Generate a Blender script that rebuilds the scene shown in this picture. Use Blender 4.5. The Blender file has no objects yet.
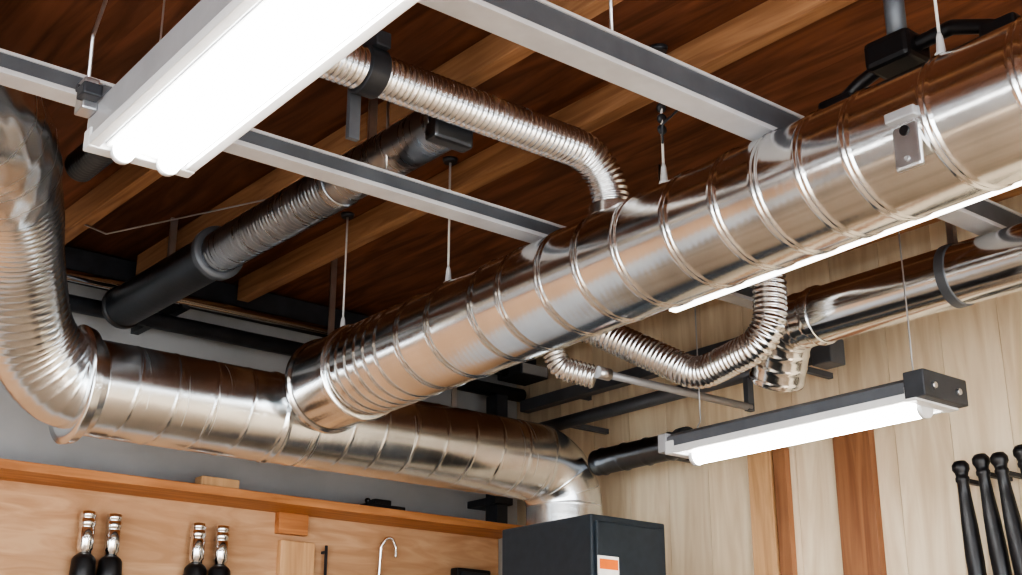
import bpy, bmesh, math, random
from mathutils import Vector, Matrix
random.seed(4)
S=bpy.context.scene
try:
    S.view_settings.view_transform='AgX'
    S.view_settings.look='AgX - High Contrast'
except Exception: pass
S.view_settings.exposure=0.35

# ---------------------------------------------------------------- materials
def newmat(name):
    m=bpy.data.materials.new(name); m.use_nodes=True
    nt=m.node_tree; b=nt.nodes['Principled BSDF']
    return m,nt,b
def N(nt,t,**k):
    n=nt.nodes.new(t)
    for a,v in k.items(): setattr(n,a,v)
    return n
def plain(name,col,rough=.5,metal=0.0,noise=.12,scale=12,bump=.05):
    m,nt,b=newmat(name)
    tc=N(nt,'ShaderNodeTexCoord'); no=N(nt,'ShaderNodeTexNoise'); no.inputs['Scale'].default_value=scale; no.inputs['Detail'].default_value=5
    nt.links.new(tc.outputs['Object'],no.inputs['Vector'])
    r=N(nt,'ShaderNodeValToRGB')
    r.color_ramp.elements[0].position=.3; r.color_ramp.elements[1].position=.7
    r.color_ramp.elements[0].color=(*[c*(1-noise) for c in col],1)
    r.color_ramp.elements[1].color=(*[min(1,c*(1+noise)) for c in col],1)
    nt.links.new(no.outputs['Fac'],r.inputs['Fac']); nt.links.new(r.outputs['Color'],b.inputs['Base Color'])
    b.inputs['Roughness'].default_value=rough; b.inputs['Metallic'].default_value=metal
    if bump:
        bu=N(nt,'ShaderNodeBump'); bu.inputs['Strength'].default_value=bump; bu.inputs['Distance'].default_value=.01
        nt.links.new(no.outputs['Fac'],bu.inputs['Height']); nt.links.new(bu.outputs['Normal'],b.inputs['Normal'])
    return m
def sheet(name,col,rough=.2,ridge=0.0,ridge_pitch=.02,tilt=0.0,streak=.03,dent=.10,dist=.004):
    """galvanised / stainless sheet metal; UV: u around, v = metres along"""
    m,nt,b=newmat(name)
    b.inputs['Metallic'].default_value=1
    uv=N(nt,'ShaderNodeUVMap')
    mp=N(nt,'ShaderNodeMapping'); mp.inputs['Scale'].default_value=(1.5,60,1)
    nt.links.new(uv.outputs['UV'],mp.inputs['Vector'])
    no=N(nt,'ShaderNodeTexNoise'); no.inputs['Scale'].default_value=1; no.inputs['Detail'].default_value=4
    nt.links.new(mp.outputs['Vector'],no.inputs['Vector'])
    mp2=N(nt,'ShaderNodeMapping'); mp2.inputs['Scale'].default_value=(3,4,1)
    nt.links.new(uv.outputs['UV'],mp2.inputs['Vector'])
    n2=N(nt,'ShaderNodeTexNoise'); n2.inputs['Scale'].default_value=1.5; n2.inputs['Detail'].default_value=2
    nt.links.new(mp2.outputs['Vector'],n2.inputs['Vector'])
    r=N(nt,'ShaderNodeValToRGB'); r.color_ramp.elements[0].position=.3; r.color_ramp.elements[1].position=.7
    r.color_ramp.elements[0].color=(*[c*.88 for c in col],1); r.color_ramp.elements[1].color=(*[min(1,c*1.06) for c in col],1)
    nt.links.new(n2.outputs['Fac'],r.inputs['Fac']); nt.links.new(r.outputs['Color'],b.inputs['Base Color'])
    mr=N(nt,'ShaderNodeMapRange'); mr.inputs['To Min'].default_value=rough*.7; mr.inputs['To Max'].default_value=rough*1.35
    nt.links.new(no.outputs['Fac'],mr.inputs['Value']); nt.links.new(mr.outputs['Result'],b.inputs['Roughness'])
    sx=N(nt,'ShaderNodeSeparateXYZ'); nt.links.new(uv.outputs['UV'],sx.inputs[0])
    ad=N(nt,'ShaderNodeMath',operation='MULTIPLY_ADD'); ad.inputs[1].default_value=tilt
    nt.links.new(sx.outputs['X'],ad.inputs[0]); nt.links.new(sx.outputs['Y'],ad.inputs[2])
    ml=N(nt,'ShaderNodeMath',operation='MULTIPLY'); ml.inputs[1].default_value=2*math.pi/ridge_pitch
    nt.links.new(ad.outputs[0],ml.inputs[0])
    sn=N(nt,'ShaderNodeMath',operation='SINE'); nt.links.new(ml.outputs[0],sn.inputs[0])
    rs=N(nt,'ShaderNodeMath',operation='MULTIPLY'); rs.inputs[1].default_value=ridge
    nt.links.new(sn.outputs[0],rs.inputs[0])
    a1=N(nt,'ShaderNodeMath',operation='MULTIPLY_ADD'); a1.inputs[1].default_value=streak
    nt.links.new(no.outputs['Fac'],a1.inputs[0]); nt.links.new(rs.outputs[0],a1.inputs[2])
    a2=N(nt,'ShaderNodeMath',operation='MULTIPLY_ADD'); a2.inputs[1].default_value=dent
    nt.links.new(n2.outputs['Fac'],a2.inputs[0]); nt.links.new(a1.outputs[0],a2.inputs[2])
    bu=N(nt,'ShaderNodeBump'); bu.inputs['Strength'].default_value=.5; bu.inputs['Distance'].default_value=dist
    nt.links.new(a2.outputs[0],bu.inputs['Height']); nt.links.new(bu.outputs['Normal'],b.inputs['Normal'])
    return m
def wood(name,c1,c2,scale=(1,1,1),rough=.5,plank=None,var=.25,spec=.4):
    """scale stretches the grain; plank=(axis,width) gives per-board tone"""
    m,nt,b=newmat(name)
    tc=N(nt,'ShaderNodeTexCoord'); mp=N(nt,'ShaderNodeMapping'); mp.inputs['Scale'].default_value=scale
    nt.links.new(tc.outputs['Object'],mp.inputs['Vector'])
    src=mp.outputs['Vector']; wn=None
    if plank:
        sx=N(nt,'ShaderNodeSeparateXYZ'); nt.links.new(tc.outputs['Object'],sx.inputs[0])
        dv=N(nt,'ShaderNodeMath',operation='DIVIDE'); dv.inputs[1].default_value=plank[1]
        nt.links.new(sx.outputs[plank[0]],dv.inputs[0])
        fl=N(nt,'ShaderNodeMath',operation='FLOOR'); nt.links.new(dv.outputs[0],fl.inputs[0])
        wn=N(nt,'ShaderNodeTexWhiteNoise',noise_dimensions='1D'); nt.links.new(fl.outputs[0],wn.inputs['W'])
        vm=N(nt,'ShaderNodeVectorMath',operation='MULTIPLY_ADD'); vm.inputs[1].default_value=(30,30,30)
        nt.links.new(wn.outputs['Color'],vm.inputs[0]); nt.links.new(mp.outputs['Vector'],vm.inputs[2]); src=vm.outputs[0]
    no=N(nt,'ShaderNodeTexNoise'); no.inputs['Scale'].default_value=3; no.inputs['Detail'].default_value=8; no.inputs['Distortion'].default_value=1.2
    nt.links.new(src,no.inputs['Vector'])
    r=N(nt,'ShaderNodeValToRGB'); r.color_ramp.elements[0].position=.34; r.color_ramp.elements[1].position=.66
    r.color_ramp.elements[0].color=(*c1,1); r.color_ramp.elements[1].color=(*c2,1)
    nt.links.new(no.outputs['Fac'],r.inputs['Fac'])
    out=r.outputs['Color']
    if wn:
        mr=N(nt,'ShaderNodeMapRange'); mr.inputs['To Min'].default_value=1-var; mr.inputs['To Max'].default_value=1+var*.5
        nt.links.new(wn.outputs['Value'],mr.inputs['Value'])
        mx=N(nt,'ShaderNodeVectorMath',operation='SCALE'); nt.links.new(out,mx.inputs[0]); nt.links.new(mr.outputs[0],mx.inputs['Scale'])
        out=mx.outputs[0]
    nt.links.new(out,b.inputs['Base Color'])
    b.inputs['Roughness'].default_value=rough; b.inputs['Specular IOR Level'].default_value=spec
    bu=N(nt,'ShaderNodeBump'); bu.inputs['Strength'].default_value=.12; bu.inputs['Distance'].default_value=.004
    nt.links.new(no.outputs['Fac'],bu.inputs['Height']); nt.links.new(bu.outputs['Normal'],b.inputs['Normal'])
    return m
def glow(name,col,st):
    m,nt,b=newmat(name)
    b.inputs['Base Color'].default_value=(.9,.9,.9,1)
    no=N(nt,'ShaderNodeTexNoise'); no.inputs['Scale'].default_value=2
    r=N(nt,'ShaderNodeValToRGB'); r.color_ramp.elements[0].color=(*[c*.96 for c in col],1); r.color_ramp.elements[1].color=(*col,1)
    nt.links.new(no.outputs['Fac'],r.inputs['Fac']); nt.links.new(r.outputs['Color'],b.inputs['Emission Color'])
    b.inputs['Emission Strength'].default_value=st
    return m

M_duct =sheet('bright_duct_metal',(.85,.87,.88),.17,ridge=.010,ridge_pitch=.02,tilt=.14)
M_duct2=sheet('galvanised_duct_metal',(.83,.86,.88),.24,ridge=.012,ridge_pitch=.0275,tilt=.11,dent=.06)
M_flex =sheet('aluminium_flex',(.80,.82,.84),.25)
M_flexg=sheet('grey_flex',(.34,.37,.41),.28)
M_grey =sheet('grey_painted_duct',(.16,.175,.195),.35)
M_g    =sheet('smooth_duct_metal',(.82,.85,.87),.16)
M_chrome=plain('chrome',(.8,.8,.8),.12,1,.05,bump=.02)
M_zinc =plain('zinc_steel',(.55,.56,.58),.35,1,.15)
M_white=plain('white_painted_steel',(.60,.61,.62),.35,0,.05)
M_lgrey=plain('grey_painted_steel',(.36,.37,.39),.4,.3,.08)
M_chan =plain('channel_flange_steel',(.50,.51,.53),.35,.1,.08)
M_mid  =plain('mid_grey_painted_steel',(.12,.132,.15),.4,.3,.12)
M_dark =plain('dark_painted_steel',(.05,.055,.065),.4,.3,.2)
M_black=plain('black_plastic',(.012,.012,.014),.35,0,.2)
M_cab  =plain('cabinet_slate_paint',(.035,.047,.06),.38,.1,.1,scale=30)
M_wall =plain('grey_plaster',(.44,.45,.46),.85,0,.07,scale=5)
M_cable=plain('white_cord',(.6,.6,.58),.5,0,.05,bump=0)
M_ceil =wood('ceiling_boards',(.115,.047,.026),(.235,.10,.055),(6,.7,6),.6,plank=('X',.37),var=.2,spec=.25)
M_joist=wood('joist_wood',(.27,.14,.075),(.43,.245,.135),(9,.6,9),.6,spec=.3)
M_shelf=wood('shelf_wood',(.38,.16,.065),(.55,.26,.115),(.8,9,9),.45)
M_panel=wood('tan_plywood',(.43,.25,.14),(.56,.36,.22),(1.2,6,7),.55)
M_birch=wood('birch_planks',(.70,.56,.39),(.86,.74,.56),(5,5,.6),.55,plank=('Y',.21),var=.10)
M_red  =wood('cherry_board',(.24,.11,.06),(.38,.19,.10),(8,8,.6),.5)
M_oak  =wood('light_oak',(.50,.29,.15),(.68,.43,.24),(8,8,.6),.5)
M_floor=wood('wood_floor',(.36,.27,.19),(.54,.43,.32),(7,.8,7),.5,plank=('X',.16),var=.3)
M_conc =plain('concrete_paving',(.5,.5,.49),.8,0,.1,scale=3)
M_glow =glow('lamp_diffuser',(1,.985,.96),1.3)
M_tube =glow('fluorescent_tube',(1,.99,.97),18.0)
M_led  =glow('led_strip_diffuser',(1,.97,.93),3.0)
M_paper=plain('label_paper',(.8,.8,.78),.6,bump=0)
M_orange=plain('label_orange',(.8,.2,.04),.6,bump=0)

# ---------------------------------------------------------------- geometry helpers
def obj(name,bm,mat,parent=None,smooth=False):
    me=bpy.data.meshes.new(name); bm.to_mesh(me); bm.free()
    o=bpy.data.objects.new(name,me); S.collection.objects.link(o)
    for mm in (mat if isinstance(mat,(list,tuple)) else [mat]): me.materials.append(mm)
    if smooth:
        for p in me.polygons: p.use_smooth=True
    if parent: o.parent=parent
    return o
def group(name):
    e=bpy.data.objects.new(name,None); S.collection.objects.link(e); e.empty_display_size=.1
    return e
def box(name,lo,hi,mat,parent=None,bev=.0,rot=None):
    bm=bmesh.new(); bmesh.ops.create_cube(bm,size=1)
    c=[(a+b)/2 for a,b in zip(lo,hi)]; d=[abs(b-a) for a,b in zip(lo,hi)]
    bmesh.ops.scale(bm,vec=d,verts=bm.verts)
    if bev: bmesh.ops.bevel(bm,geom=bm.edges[:],offset=min(bev,min(d)*.45),segments=2,affect='EDGES',profile=.6)
    if rot: bmesh.ops.rotate(bm,cent=(0,0,0),matrix=Matrix.Rotation(rot[1],3,rot[0]),verts=bm.verts)
    bmesh.ops.translate(bm,vec=c,verts=bm.verts)
    return obj(name,bm,mat,parent)
def ybeam(name,a,b,w,h,mat,parent=None):
    """rectangular bar running along Y between points a and b (may slope)"""
    bm=bmesh.new(); vs=[]
    for p in (a,b):
        vs.append([bm.verts.new((p[0]+dx*w/2,p[1],p[2]+dz*h/2)) for dx,dz in ((-1,-1),(1,-1),(1,1),(-1,1))])
    for i in range(4): bm.faces.new((vs[0][i],vs[0][(i+1)%4],vs[1][(i+1)%4],vs[1][i]))
    bm.faces.new(vs[0]); bm.faces.new(vs[1]); bmesh.ops.recalc_face_normals(bm,faces=bm.faces)
    return obj(name,bm,mat,parent)
def fillet(pts,rads,step):
    """polyline with rounded corners, sampled at ~step"""
    P=[Vector(p) for p in pts]; out=[P[0]]
    def line(a,b):
        n=max(1,int((b-a).length/step))
        for i in range(1,n+1): out.append(a.lerp(b,i/n))
    for i in range(1,len(P)-1):
        d1=(P[i]-P[i-1]).normalized(); d2=(P[i+1]-P[i]).normalized()
        ang=d1.angle(d2)
        if ang<1e-3: line(out[-1],P[i]); continue
        r=rads if not isinstance(rads,(list,tuple)) else rads[i-1]
        t=r*math.tan(ang/2)
        a=P[i]-d1*t; line(out[-1],a)
        nrm=(d2-d1*d1.dot(d2)).normalized(); cen=a+nrm*r
        n=max(2,int(r*ang/step))
        for k in range(1,n+1):
            th=ang*k/n; out.append(cen-nrm*r*math.cos(th)+d1*r*math.sin(th))
    line(out[-1],P[-1])
    return out
def spline(pts,step):
    P=[Vector(p) for p in pts]; P=[P[0]*2-P[1]]+P+[P[-1]*2-P[-2]]; out=[]
    for i in range(1,len(P)-2):
        a,b,c,d=P[i-1:i+3]; n=max(2,int((c-b).length/step))
        for k in range(n):
            t=k/n
            out.append(.5*((2*b)+(c-a)*t+(2*a-5*b+4*c-d)*t*t+(3*b-a-3*c+d)*t**3))
    out.append(P[-2]); return out
def tube(name,path,rf,mat,parent=None,seg=48,thick=0.0):
    """sweep; rf(s,theta,L) -> radius. Adds a uv map u around, v metres."""
    L=[0]
    for a,b in zip(path,path[1:]): L.append(L[-1]+(b-a).length)
    bm=bmesh.new(); uvl=bm.loops.layers.uv.new('UVMap')
    T=[]
    for i in range(len(path)):
        T.append((path[min(i+1,len(path)-1)]-path[max(i-1,0)]).normalized())
    up=Vector((0,0,1)) if abs(T[0].z)<.9 else Vector((0,1,0))
    nrm=(up-T[0]*up.dot(T[0])).normalized(); rings=[]
    for i,p in enumerate(path):
        nrm=(nrm-T[i]*nrm.dot(T[i])).normalized(); bn=T[i].cross(nrm)
        ring=[]
        for j in range(seg):
            th=2*math.pi*j/seg; r=rf(L[i],th,L[-1])
            ring.append(bm.verts.new(p+(nrm*math.cos(th)+bn*math.sin(th))*r))
        rings.append(ring)
    for i in range(len(rings)-1):
        for j in range(seg):
            k=(j+1)%seg
            f=bm.faces.new((rings[i][j],rings[i][k],rings[i+1][k],rings[i+1][j])); f.smooth=True
            us=[(j/seg,L[i]),((j+1)/seg,L[i]),((j+1)/seg,L[i+1]),(j/seg,L[i+1])]
            for lp,u in zip(f.loops,us): lp[uvl].uv=u
    for ring in (rings[0],rings[-1]):
        f=bm.faces.new(ring)
        for lp in f.loops: lp[uvl].uv=(0,0)
    bmesh.ops.recalc_face_normals(bm,faces=bm.faces)
    return obj(name,bm,mat,parent)
def stepped(name,p0,p1,prof,mat,parent,seg=64):
    """collar with crisp steps from p0 to p1; prof = [(dist,radius)] ; support rings keep the flats flat"""
    a=Vector(p0); d=(Vector(p1)-a).normalized()
    pts=[]
    for (s0,r0),(s1,r1) in zip(prof,prof[1:]):
        pts.append((s0,r0))
        g=s1-s0
        if g>.006: pts+= [(s0+.0015,r0+(r1-r0)*.0015/g),(s1-.0015,r1-(r1-r0)*.0015/g)]
    pts.append(prof[-1])
    path=[a+d*s for s,_ in pts]; ss=[s for s,_ in pts]
    return tube(name,path,lambda s,t,L:pts[min(range(len(ss)),key=lambda i:abs(ss[i]-s))][1],mat,parent,seg)
def pipe(name,pts,r,mat,parent=None,seg=16,bend=.05,step=.02):
    path=fillet(pts,bend,step) if len(pts)>2 else [Vector(pts[0]),Vector(pts[1])]
    return tube(name,path,lambda s,t,L:r,mat,parent,seg)
def ring(name,c,axis,R,w,mat,parent,h=.006,seg=48):
    """flat clamp band around a duct"""
    a=Vector(axis).normalized(); c=Vector(c)
    return stepped(name,c-a*w/2,c+a*w/2,[(0,R-.002),(.0008,R+h),(w-.0008,R+h),(w,R-.002)],mat,parent,seg)
def lathe(name,base,axis,prof,mat,parent=None,seg=24):
    """prof: list of (dist along axis, radius)"""
    a=Vector(axis).normalized(); b=Vector(base)
    up=Vector((0,0,1)) if abs(a.z)<.9 else Vector((0,1,0)); n=(up-a*up.dot(a)).normalized(); bn=a.cross(n)
    bm=bmesh.new(); rs=[]
    for d,r in prof: rs.append([bm.verts.new(b+a*d+(n*math.cos(2*math.pi*j/seg)+bn*math.sin(2*math.pi*j/seg))*max(r,.0003)) for j in range(seg)])
    for i in range(len(rs)-1):
        for j in range(seg):
            k=(j+1)%seg; f=bm.faces.new((rs[i][j],rs[i][k],rs[i+1][k],rs[i+1][j])); f.smooth=True
    bm.faces.new(rs[0]); bm.faces.new(rs[-1])
    bmesh.ops.recalc_face_normals(bm,faces=bm.faces)
    return obj(name,bm,mat,parent)
def bead(x,w):   # raised half-cosine of width w centred on 0
    return .5*(1+math.cos(math.pi*x/w)) if abs(x)<w else 0.0

# ---------------------------------------------------------------- room (open front made up to let daylight in)
XW,YW,ZC=3.75,4.5,3.17; X0,Y0=-2.6,-2.6
box('floor',(X0-.1,Y0-.1,-.1),(XW+.1,YW+.1,0),M_floor)
box('ground',(-14,-14,-.14),(12,12,-.101),M_conc)  # unseen slab outside, added to bounce daylight up to the ceiling
box('ceiling',(X0-.1,Y0-.1,ZC),(XW+.1,YW+.1,ZC+.1),M_ceil)
box('wall_left',(X0-.1,YW,0),(XW+.1,YW+.1,ZC),M_wall)
# openings invented behind the viewpoint for daylight fill: wall piers and lintels
box('wall_back',(X0-.1,2.4,0),(X0,YW,ZC),M_wall)
box('wall_back_lintel',(X0-.1,Y0-.1,2.9),(X0,2.4,ZC),M_wall)
box('wall_front',(2.8,Y0-.1,0),(XW+.1,Y0,ZC),M_wall)
box('wall_front_lintel',(X0-.1,Y0-.1,2.9),(2.8,Y0,ZC),M_wall)
bm=bmesh.new(); y=math.floor(Y0/.21)*.21
def addbox(bm,lo,hi,bev=0):
    r=bmesh.ops.create_cube(bm,size=1); vs=r['verts']
    bmesh.ops.scale(bm,vec=[b-a for a,b in zip(lo,hi)],verts=vs)
    bmesh.ops.translate(bm,vec=[(a+b)/2 for a,b in zip(lo,hi)],verts=vs)
addbox(bm,(XW+.005,Y0-.1,0),(XW+.1,YW,ZC))
while y<YW:
    addbox(bm,(XW,max(y,Y0)+.001,0),(XW+.02,min(y+.21,YW)-.001,ZC)); y+=.21
obj('wall_right',bm,M_birch)

for xj in [-2.24,-1.5,-.76,-.02,.72,1.46,1.83,2.24,2.95,3.55]:
    box('ceiling_joist',(xj-.024,Y0,3.085),(xj+.024,4.32,ZC),M_joist,bev=.003)
box('ledger_beam',(X0,4.36,3.06),(XW,4.46,3.16),M_dark,bev=.005)

def purlin(y,x0,x1,w,h,z):
    g=group('steel_ceiling_channel')
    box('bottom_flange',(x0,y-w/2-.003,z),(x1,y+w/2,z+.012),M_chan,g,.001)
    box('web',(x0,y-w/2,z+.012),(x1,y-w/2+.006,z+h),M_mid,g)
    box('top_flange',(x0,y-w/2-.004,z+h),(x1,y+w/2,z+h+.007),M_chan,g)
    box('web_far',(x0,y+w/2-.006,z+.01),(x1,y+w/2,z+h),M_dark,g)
    for i,x in enumerate([x0+.3+j*1.0 for j in range(int((x1-x0)/1.0)+1)]):
        if x<x1-.05: pipe('hanger_rod_%d'%i,[(x,y,z+h),(x,y,ZC)],.004,M_zinc,g,8)
    return g
purlin(2.556,X0,3.6,.055,.045,2.80)
purlin(1.73,X0,3.6,.065,.065,2.80)
purlin(.7,X0,3.6,.06,.075,2.80)

# pipes along left wall
g=group('wall_conduit'); pipe('tube',[(X0,4.3,3.03),(3.68,4.3,3.03)],.024,M_chrome,g)
for i,x in enumerate((.9,2.0,3.1)):
    box('strap_%d'%i,(x-.015,4.29,3.0),(x+.015,4.5,3.05),M_dark,g)
g=group('dark_steel_pipe'); pipe('tube',[(X0,4.38,2.96),(3.68,4.38,2.96)],.03,M_dark,g)
for i,x in enumerate((.7,1.9,2.9)): box('strap_%d'%i,(x-.015,4.37,2.93),(x+.015,4.5,2.99),M_dark,g)
g=group('junction_box'); box('box',(3.52,4.2,3.0),(3.68,4.36,3.055),M_dark,g,.006); box('cover',(3.53,4.194,3.005),(3.67,4.2,3.05),M_lgrey,g,.003)
g=group('corner_downpipe'); box('channel',(3.49,4.32,2.36),(3.55,4.4,2.93),M_dark,g,.006)
for i,z in enumerate((2.45,2.8)): box('clip_%d'%i,(3.47,4.31,z),(3.57,4.5,z+.03),M_dark,g,.003)

# pipes by right wall
g=group('dark_steel_pipe'); pipe('tube',[(3.5,2.56,2.725),(3.5,4.3,2.725)],.026,M_mid,g)
box('end_box',(3.46,2.54,2.68),(3.54,2.62,2.77),M_mid,g,.006)
for i,y in enumerate((2.75,3.9)): box('strap_%d'%i,(3.5,y,2.715),(3.75,y+.02,2.735),M_mid,g)
g=group('square_steel_tube'); box('tube',(3.60,1.2,2.86),(3.65,4.3,2.91),M_mid,g,.004)
for i,y in enumerate((1.6,2.9,4.0)): box('strap_%d'%i,(3.62,y,2.88),(3.75,y+.02,2.90),M_mid,g)
g=group('black_exhaust_duct'); tube('tube',fillet([(3.5,3.25,2.53),(3.5,3.71,2.53)],.1,.01),lambda s,t,L:.05+.004*bead((s%.12)-.06,.01),M_grey,g,32)
lathe('end_collar',(3.5,3.22,2.53),(0,1,0),[(0,.05),(0,.058),(.04,.058),(.04,.05)],M_dark,g)
box('strap',(3.5,3.4,2.515),(3.75,3.43,2.545),M_dark,g)

# ---------------------------------------------------------------- big spiral duct along Y
BR=.147
def bz(y): return 2.617+(3.42-y)*.028
def bx(y): return 2.22+(3.42-y)*.006
def bp3(y): return (bx(y),y,bz(y))
g=group('spiral_ventilation_duct')
seams=[-1.2,-.85,-.5,-.1,.25,.6,.80,.99,1.06,1.25,1.44,1.56,1.68,1.80,1.95,2.12,2.26,2.40,2.56,2.68,2.88,3.03]
dense=[3.14,3.20,3.25,3.30,3.35,3.39]
def rbig(s,th,L):
    y=-1.6+s
    sk=y+.02*math.sin(th)
    r=BR
    for c in seams:
        d=sk-c
        if abs(d)<.03: r+=.0035*bead(d-.006,.0055)+.0035*bead(d+.007,.0055)
    for c in dense:
        d=sk-c
        if abs(d)<.02: r+=.0042*bead(d,.008)
    return r
tube('duct_body',fillet([bp3(-1.6),bp3(3.44)],.1,.0035),rbig,M_duct,g,72)
stepped('end_collar',bp3(3.43),bp3(3.65),[(0,BR),(.001,BR+.012),(.022,BR+.012),(.024,BR+.005),(.195,BR+.005),(.197,BR+.013),(.215,BR+.013),(.217,BR-.01)],M_duct,g,72)
tube('tee_neck',[Vector((bx(3.6),3.63,2.60)),Vector((bx(3.6),3.65,2.60)),Vector((bx(3.6),3.68,2.595)),Vector((bx(3.6),3.72,2.59))],lambda s,t,L:.12,M_duct2,g,48)
br=group('latch_bracket'); br.parent=g
nx=bx(1.31)-.134
box('plate',(nx-.010,1.285,2.555),(nx+.004,1.345,2.67),M_zinc,br,.006)
box('tab',(nx-.026,1.281,2.655),(nx+.01,1.349,2.677),M_lgrey,br,.004)
lathe('hole_bolt',(nx-.014,1.315,2.635),(1,0,0),[(0,.010),(.004,.011),(.006,.011)],M_black,br,20)
lathe('rivet',(nx-.014,1.315,2.575),(1,0,0),[(0,.005),(.006,.006)],M_lgrey,br,12)

def hanger(y,x,cord=M_cable):
    h=group('duct_hanger'); z=bz(y)+math.sqrt(BR**2-(x-bx(y))**2)+.002
    pipe('rod',[(x,y,z+.04),(x,y,ZC)],.0035,cord,h,8)
    lathe('clip',(x,y,z-.005),(0,0,1),[(0,.014),(.006,.014),(.01,.010),(.045,.007),(.055,.004)],M_white,h,14)
    lathe('ceiling_plate',(x,y,ZC-.012),(0,0,1),[(0,.02),(.012,.024)],M_dark,h,16)
    return h
BXH=2.18
hanger(2.93,BXH); hanger(3.5,BXH); hanger(1.27,BXH)
h=hanger(2.05,BXH)
for i,dz in enumerate((.1,.13,.16)): lathe('shackle_%d'%i,(BXH,2.05,2.84+dz),(0,1,0.2*i),[(-.004,.004),(-.004,.013),(.004,.013),(.004,.004)],M_dark,h,12)
pipe('bent_wire',[(BXH,2.05,3.06),(BXH+.03,2.0,3.0),(BXH-.02,2.03,2.94),(BXH,2.05,2.90)],.003,M_dark,h,8,.01,.01)

g=group('beam_clamp'); cx=2.235
pipe('post',[(cx,1.40,2.90),(cx,1.40,ZC)],.022,M_mid,g,20)
box('jaw',(cx-.045,1.35,2.86),(cx+.045,1.46,2.925),M_black,g,.012)
pipe('saddle_arm',[(cx,1.16,2.85),(cx,1.19,2.865),(cx,1.27,2.90),(cx,1.40,2.895),(cx,1.50,2.865),(cx,1.56,2.835)],.016,M_black,g,14,.03,.01)
box('foot_near',(cx-.03,1.12,2.822),(cx+.03,1.20,2.86),M_black,g,.008)
box('foot_far',(cx-.03,1.52,2.812),(cx+.03,1.60,2.845),M_black,g,.008)

g=group('led_strip_light')
ybeam('housing',(2.46,-.2,2.683),(2.447,2.3,2.599),.03,.028,M_white,g)
ybeam('diffuser',(2.46,-.19,2.666),(2.447,2.29,2.582),.024,.008,M_led,g)
for i,y in enumerate((.3,1.1,1.7,2.2)): box('arm_%d'%i,(2.375,y,2.672-y*.034),(2.45,y+.03,2.684-y*.034),M_zinc,g)

# ---------------------------------------------------------------- lower spiral duct along left wall
LR=.15; LY=3.85; LZ=2.53
def rlow(s,th,L):
    x=s+.13*th/(2*math.pi)
    m=x%.13; d=min(m,.13-m)
    r=LR+.0018*bead(d,.006)
    if abs(s-.62)<.03: r+=.005*bead(s-.62,.015)
    return r
g=group('galvanised_spiral_duct')
tube('duct_body',fillet([(1.5,LY,LZ),(3.45,LY,LZ),(3.45,LY,1.2)],.17,.0035),rlow,M_duct2,g,72)
lathe('base_collar',(3.45,LY,1.2),(0,0,-1),[(0,.15),(0,.17),(.05,.17),(.05,.15),(1.2,.15)],M_duct2,g,48)
stepped('inlet_collar',(1.44,LY,LZ),(1.5,LY,LZ),[(0,.15),(.0015,.185),(.03,.178),(.0315,.16),(.06,.15)],M_duct2,g,64)
for i,x in enumerate((2.35,2.9)):
    box('hanger_strap_%d'%i,(x-.012,LY-.003,LZ+.14),(x+.012,LY+.003,ZC),M_zinc,g)

g=group('elbow_duct')
pth=spline([(1.49,LY,LZ),(1.40,3.85,2.545),(1.27,3.80,2.65),(1.15,3.62,2.80),(1.06,3.42,2.87),(.94,3.18,2.89),(.78,2.95,2.90),(.45,2.75,2.90),(-.3,2.7,2.9),(-1.2,2.7,2.9)],.0035)
def relb(s,th,L):
    x=s+.03*th/(2*math.pi); m=x%.03; d=min(m,.03-m)
    return .138+.0014*bead(d,.007)+.0004*math.sin(3*th+s*9)
tube('gored_elbow',pth,relb,M_duct2,g,64)
bp=spline([(.99,3.28,2.88),(.93,3.16,2.89),(.82,3.0,2.90),(.68,2.87,2.90)],.006)
def rb(s,th,L):
    return .143+.02*math.sin(min(1,s/L*1.3)*math.pi*.5)+.0015*math.sin(9*th+s*30)+.001*math.sin(17*th-s*55)
tube('flared_boot',bp,rb,M_flex,g,64)
for i,x in enumerate((-.1,)): box('hanger_strap_%d'%i,(x-.012,2.71,3.03),(x+.012,2.716,ZC),M_zinc,g)

def rflex(r0,a,p):
    return lambda s,t,L:r0+a*math.sin(2*math.pi*(s/p+t/(2*math.pi)))
g=group('dark_flex_hose')
tube('hose',fillet([(1.16,2.42,3.165),(1.16,2.42,2.95),(1.16,3.22,2.95)],.12,.004),rflex(.04,.003,.016),M_grey,g,28)

g=group('grey_exhaust_duct')
tube('tube',fillet([(1.75,2.36,2.945),(1.75,3.6,2.945)],.1,.004),
     lambda s,t,L:(.064+.0025*math.sin(2*math.pi*s/.018)) if .49<s<1.19 else .064,M_flexg,g,40)
stepped('far_section',(1.75,3.55,2.945),(1.75,4.272,2.945),[(0,.072),(.70,.072),(.702,.078),(.72,.078),(.722,.072)],M_grey,g,48)
ring('flange',(1.75,3.56,2.945),(0,1,0),.07,.025,M_mid,g,.016)
ring('collar',(1.75,2.86,2.945),(0,1,0),.062,.03,M_flexg,g,.006)
box('tee_box',(1.69,2.335,2.88),(1.81,2.38,3.01),M_grey,g,.01)
for i,y in enumerate((2.7,3.9)): box('strap_%d'%i,(1.738,y,3.0),(1.762,y+.01,ZC),M_zinc,g)

g=group('flexible_duct')
tube('hose',fillet([(1.20,2.28,3.16),(1.20,2.28,2.95),(2.21,2.28,2.95),(2.225,2.28,2.79)],[.10,.13],.003),rflex(.048,.003,.0155),M_flex,g,36)
ring('clamp_band',(1.46,2.28,2.95),(1,0,0),.052,.05,M_dark,g,.006)
box('clamp_strap',(1.445,2.33,2.80),(1.475,2.345,2.98),M_mid,g,.002)
box('clamp_ear',(1.44,2.22,2.99),(1.48,2.35,3.03),M_dark,g,.004)
ring('duct_saddle',(2.225,2.28,2.80),(0,0,1),.055,.03,M_flex,g,.008)

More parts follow.
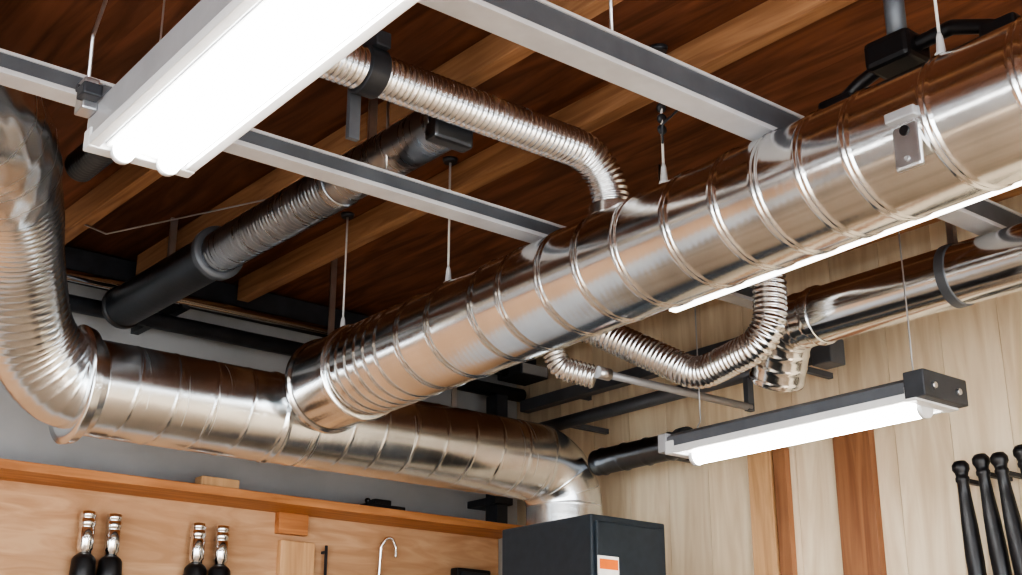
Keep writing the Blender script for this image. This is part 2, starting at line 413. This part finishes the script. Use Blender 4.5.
g=group('flexible_duct')
tube('hose',fillet([(2.36,2.98,2.70),(2.74,2.95,2.76),(2.9,2.62,2.55),(2.9,2.33,2.60),(2.9,2.32,2.92),(2.36,2.3,2.72)],[.1,.13,.11,.11],.003),rflex(.048,.003,.0155),M_flex,g,36)
g=group('flexible_duct')
tube('hose',fillet([(2.36,3.08,2.70),(2.60,3.03,2.80),(2.66,2.98,2.61),(2.735,2.9,2.575)],[.07,.05],.003),rflex(.036,.003,.014),M_flex,g,32)
g=group('steel_conduit'); pipe('tube',[(2.76,2.9,2.594),(3.47,2.9,2.594)],.013,M_lgrey,g,16)
lathe('coupling',(2.745,2.9,2.594),(1,0,0),[(0,.02),(.05,.02),(.05,.013)],M_zinc,g,16)
box('end_strap',(3.45,2.89,2.58),(3.48,2.91,2.70),M_mid,g)

g=group('round_supply_duct')
def rg(s,t,L):
    r=.085
    if s>2.0: r+=.0018*bead(((s-2.0)%.045)-.0225,.01)
    return r
tube('duct_body',fillet([(3.1,.3,2.705),(3.1,2.43,2.705),(3.16,2.53,2.56)],.11,.004),rg,M_g,g,56)
for i,y in enumerate((.9,1.84)): ring('clamp_band_%d'%i,(3.1,y,2.705),(0,1,0),.085,.03,M_mid,g,.004)
ring('elbow_collar',(3.1,2.30,2.705),(0,1,0),.085,.02,M_g,g,.006)
for i,y in enumerate((1.0,1.84)): box('hanger_strap_%d'%i,(3.09,y-.01,2.78),(3.11,y+.01,ZC),M_zinc,g)

# ---------------------------------------------------------------- fluorescent lamps
def shoplight(x0,x1,y0,y1,z,h,n=2,box_end=False,inset=.02):
    g=group('fluorescent_shop_light'); cx=(x0+x1)/2; w=x1-x0
    bm=bmesh.new()
    prof=[(x0,z+.004),(x0,z+h*.75),(x0+w*.12,z+h),(x1-w*.12,z+h),(x1,z+h*.75),(x1,z+.004)]
    vs=[[bm.verts.new((px,yy,pz)) for px,pz in prof] for yy in (y0,y1)]
    for i in range(5): bm.faces.new((vs[0][i],vs[0][i+1],vs[1][i+1],vs[1][i]))
    bm.faces.new(vs[0]); bm.faces.new(vs[1]); bm.faces.new((vs[0][0],vs[0][5],vs[1][5],vs[1][0]))
    bmesh.ops.recalc_face_normals(bm,faces=bm.faces)
    obj('housing',bm,M_lgrey if n>1 else M_mid,g)
    box('diffuser',(x0+inset,y0+.03,z-.002),(x1-inset*.7,y1-.03,z+.01),M_glow,g,.004)
    for i,yy in enumerate((y0,y1-.03)):
        box('end_cap_%d'%i,(x0-.004,yy-.002,z-.010),(x1+.004,yy+.032,z+.03),M_white,g,.004)
    box('lip_a',(x0-.003,y0,z-.008),(x0+inset*.6,y1,z+.012),M_white,g,.002)
    box('lip_b',(x1-inset*.6,y0,z-.008),(x1+.003,y1,z+.012),M_white,g,.002)
    for i in range(n):
        xx=x0+w*(.29+.44*i) if n>1 else cx
        rr=.019 if n>1 else .024
        tube('tube_%d'%i,[Vector((xx,y0+.035,z-.010)),Vector((xx,y1-.035,z-.010))],lambda s,t,L:rr,M_tube,g,20)
        for k,yy in enumerate((y0+.03,y1-.045)): lathe('socket_%d_%d'%(i,k),(xx,yy,z-.010),(0,1,0),[(0,rr+.003),(.015,rr+.003)],M_white,g,16)
    if box_end:
        box('end_box',(x0-.006,y0-.03,z-.004),(x1+.006,y0+.03,z+h+.01),M_dark,g,.004)
        for i,fx in enumerate((.2,.8)): lathe('bolt_%d'%i,(x0+w*fx,y0-.036,z+h*.5),(0,1,0),[(0,.008),(.006,.009)],M_zinc,g,12)
        box('end_box_far',(x0-.004,y1-.005,z-.002),(x1+.004,y1+.03,z+h),M_lgrey,g,.004)
    for i,yy in enumerate((y0+.06,y1-.06)):
        pipe('hanging_wire_%d'%i,[(cx-.03,yy,z+h-.005),(cx,yy,z+h+.04),(cx,yy,ZC)],.0022,M_zinc,g,6,.01,.02)
    return g
g=shoplight(.815,1.02,.75,2.24,2.556,.10,inset=.03)
box('hang_bracket',(.785,2.19,2.61),(.815,2.235,2.675),M_zinc,g,.004)
box('hang_bracket_tab',(.775,2.16,2.625),(.812,2.2,2.65),M_dark,g,.004)
lathe('bracket_bolt',(.778,2.21,2.655),(1,0,0),[(0,.008),(.008,.008)],M_dark,g,12)
pipe('bracket_wire',[(.80,2.215,2.67),(.79,2.19,2.76),(.81,2.2,2.85),(.81,2.2,ZC)],.004,M_zinc,g,8,.02,.01)
# the fixture hangs slightly skewed: turn it about its far end
piv=Vector((.92,2.24,0)); R=Matrix.Translation(piv)@Matrix.Rotation(math.radians(-2.2),4,'Z')@Matrix.Translation(-piv)
g.matrix_world=R
shoplight(2.80,2.98,1.81,2.67,2.312,.055,1,True)
shoplight(-1.6,-1.4,-.2,1.3,2.556,.10)  # unseen lamp added behind the viewpoint as extra room light
shoplight(.9,1.1,-2.0,-.5,2.556,.10)  # likewise added out of view, to brighten the room
shoplight(1.30,1.50,-1.5,.6,3.02,.08)  # unseen lamp added for a bright reflected band on the big duct

g=group('guy_wire'); pipe('wire',[(1.46,3.95,3.09),(1.5,3.85,3.035),(1.83,3.1,3.035),(1.83,3.05,3.09)],.003,M_zinc,g,6,.01,.02)

# ---------------------------------------------------------------- left wall: shelf & panel
box('wall_left_panel',(X0,4.47,1.0),(3.62,4.5,2.33),M_panel)
g=group('wall_shelf')
box('board',(X0,4.27,2.33),(3.62,4.5,2.362),M_shelf,g,.003)
for i,x in enumerate((-1.2,.4,2.52)): box('cleat_%d'%i,(x,4.44,2.25),(x+.13,4.475,2.33),M_shelf,g,.003)
box('wood_offcut',(2.12,4.30,2.362),(2.27,4.36,2.40),M_oak,bev=.004)
g=group('hand_plane'); box('sole',(2.82,4.29,2.362),(3.0,4.35,2.378),M_black,g,.003); box('body',(2.86,4.30,2.378),(2.94,4.34,2.40),M_black,g,.006); lathe('knob',(2.84,4.32,2.378),(0,0,1),[(0,.006),(.012,.012),(.02,.01),(.024,0)],M_black,g,16)

def driver(x,z):
    g=group('socket_handle_tool'); y=4.42
    lathe('ferrule',(x,y,z),(0,0,-1),[(0,.014),(.004,.026),(.02,.028),(.022,.025),(.03,.025),(.032,.028),(.05,.028),(.052,.025),(.06,.025),(.062,.027),(.13,.027),(.135,.022),(.15,.022)],M_chrome,g)
    lathe('grip',(x,y,z-.145),(0,0,-1),[(0,.022),(.01,.034),(.02,.040),(.07,.043),(.12,.040),(.18,.034),(.25,.026),(.28,.02),(.29,.0)],M_black,g)
    box('peg',(x-.006,y,z-.05),(x+.006,4.47,z-.04),M_dark,g)
for x in (1.765,1.86,2.18,2.275): driver(x,2.25)
box('oak_board',(2.535,4.44,1.7),(2.685,4.47,2.225),M_oak,bev=.004)
g=group('steel_rod'); pipe('rod',[(2.735,4.44,2.22),(2.735,4.44,1.8)],.006,M_dark,g,10); box('peg',(2.73,4.44,2.19),(2.74,4.47,2.2),M_dark,g)
g=group('wall_hook')
pipe('hook',[(2.99,4.46,1.95),(2.99,4.44,2.24),(2.99+.02,4.43,2.275),(3.035,4.43,2.275),(3.055,4.43,2.24),(3.055,4.43,2.2)],.006,M_chrome,g,10,.015,.006)
g=group('wall_outlet_box'); box('box',(3.36,4.42,2.10),(3.54,4.47,2.185),M_black,g,.008); box('face',(3.38,4.414,2.12),(3.52,4.42,2.17),M_dark,g,.003)

g=group('tool_cabinet')
box('carcass',(2.89,3.1,.02),(3.23,3.55,2.193),M_cab,g,.006)
box('door',(2.905,3.088,.06),(3.215,3.1,2.17),M_cab,g,.004)
box('label',(2.905,3.083,1.93),(2.995,3.088,2.06),M_paper,g)
box('label_band',(2.91,3.0815,2.018),(2.99,3.083,2.05),M_orange,g)
box('handle',(3.17,3.06,1.0),(3.19,3.088,1.25),M_zinc,g,.004)
box('plinth',(2.91,3.12,0),(3.21,3.53,.02),M_black,g)

box('cherry_plank',(3.72,2.965,0),(3.748,3.02,2.50),M_red,bev=.003)
box('oak_plank',(3.715,3.03,0),(3.748,3.135,2.50),M_oak,bev=.003)
box('cherry_plank',(3.715,2.60,0),(3.748,2.75,2.53),M_red,bev=.003)

def clampt(y,z,tilt):
    g=group('bar_clamp'); a=Vector((0,-tilt,-1)); b=(3.6,y,z)
    lathe('handle',b,a,[(0,0),(.004,.018),(.015,.026),(.03,.026),(.04,.02),(.05,.018),(.055,.021),(.065,.021),(.07,.017),(.12,.019),(.2,.024),(.30,.027),(.38,.026),(.42,.020),(.43,.026),(.46,.026),(.47,.012),(.9,.012)],M_black,g)
    box('hook_peg',(3.6,y-.008-tilt*.06,z-.068),(3.75,y+.008-tilt*.06,z-.055),M_dark,g)
clampt(2.20,2.315,.05); clampt(2.13,2.325,.08); clampt(2.07,2.32,.10); clampt(1.995,2.33,.12)

# ---------------------------------------------------------------- daylight
sd=bpy.data.lights.new('sun','SUN'); sd.energy=11; sd.angle=.03; sd.color=(1,.97,.92)
so=bpy.data.objects.new('sun',sd); S.collection.objects.link(so)
so.rotation_euler=Vector((.35,.75,-.95)).to_track_quat('-Z','Y').to_euler()

# ---------------------------------------------------------------- camera
th=math.asin(454/1392.0); n=math.hypot(1686,1392); a=1686/n; b=1392/n
F=Vector((b*math.cos(th),a*math.cos(th),math.sin(th)))
cd=bpy.data.cameras.new('camera'); cam=bpy.data.objects.new('camera',cd); S.collection.objects.link(cam)
cam.location=(0,0,1.5); cam.rotation_euler=F.to_track_quat('-Z','Y').to_euler()
cd.sensor_width=36; cd.lens=1316/1022*36; cd.clip_start=.05
S.camera=cam
w=bpy.data.worlds.new('world'); S.world=w; w.use_nodes=True
w.node_tree.nodes['Background'].inputs[0].default_value=(.90,.95,1,1); w.node_tree.nodes['Background'].inputs[1].default_value=4.4
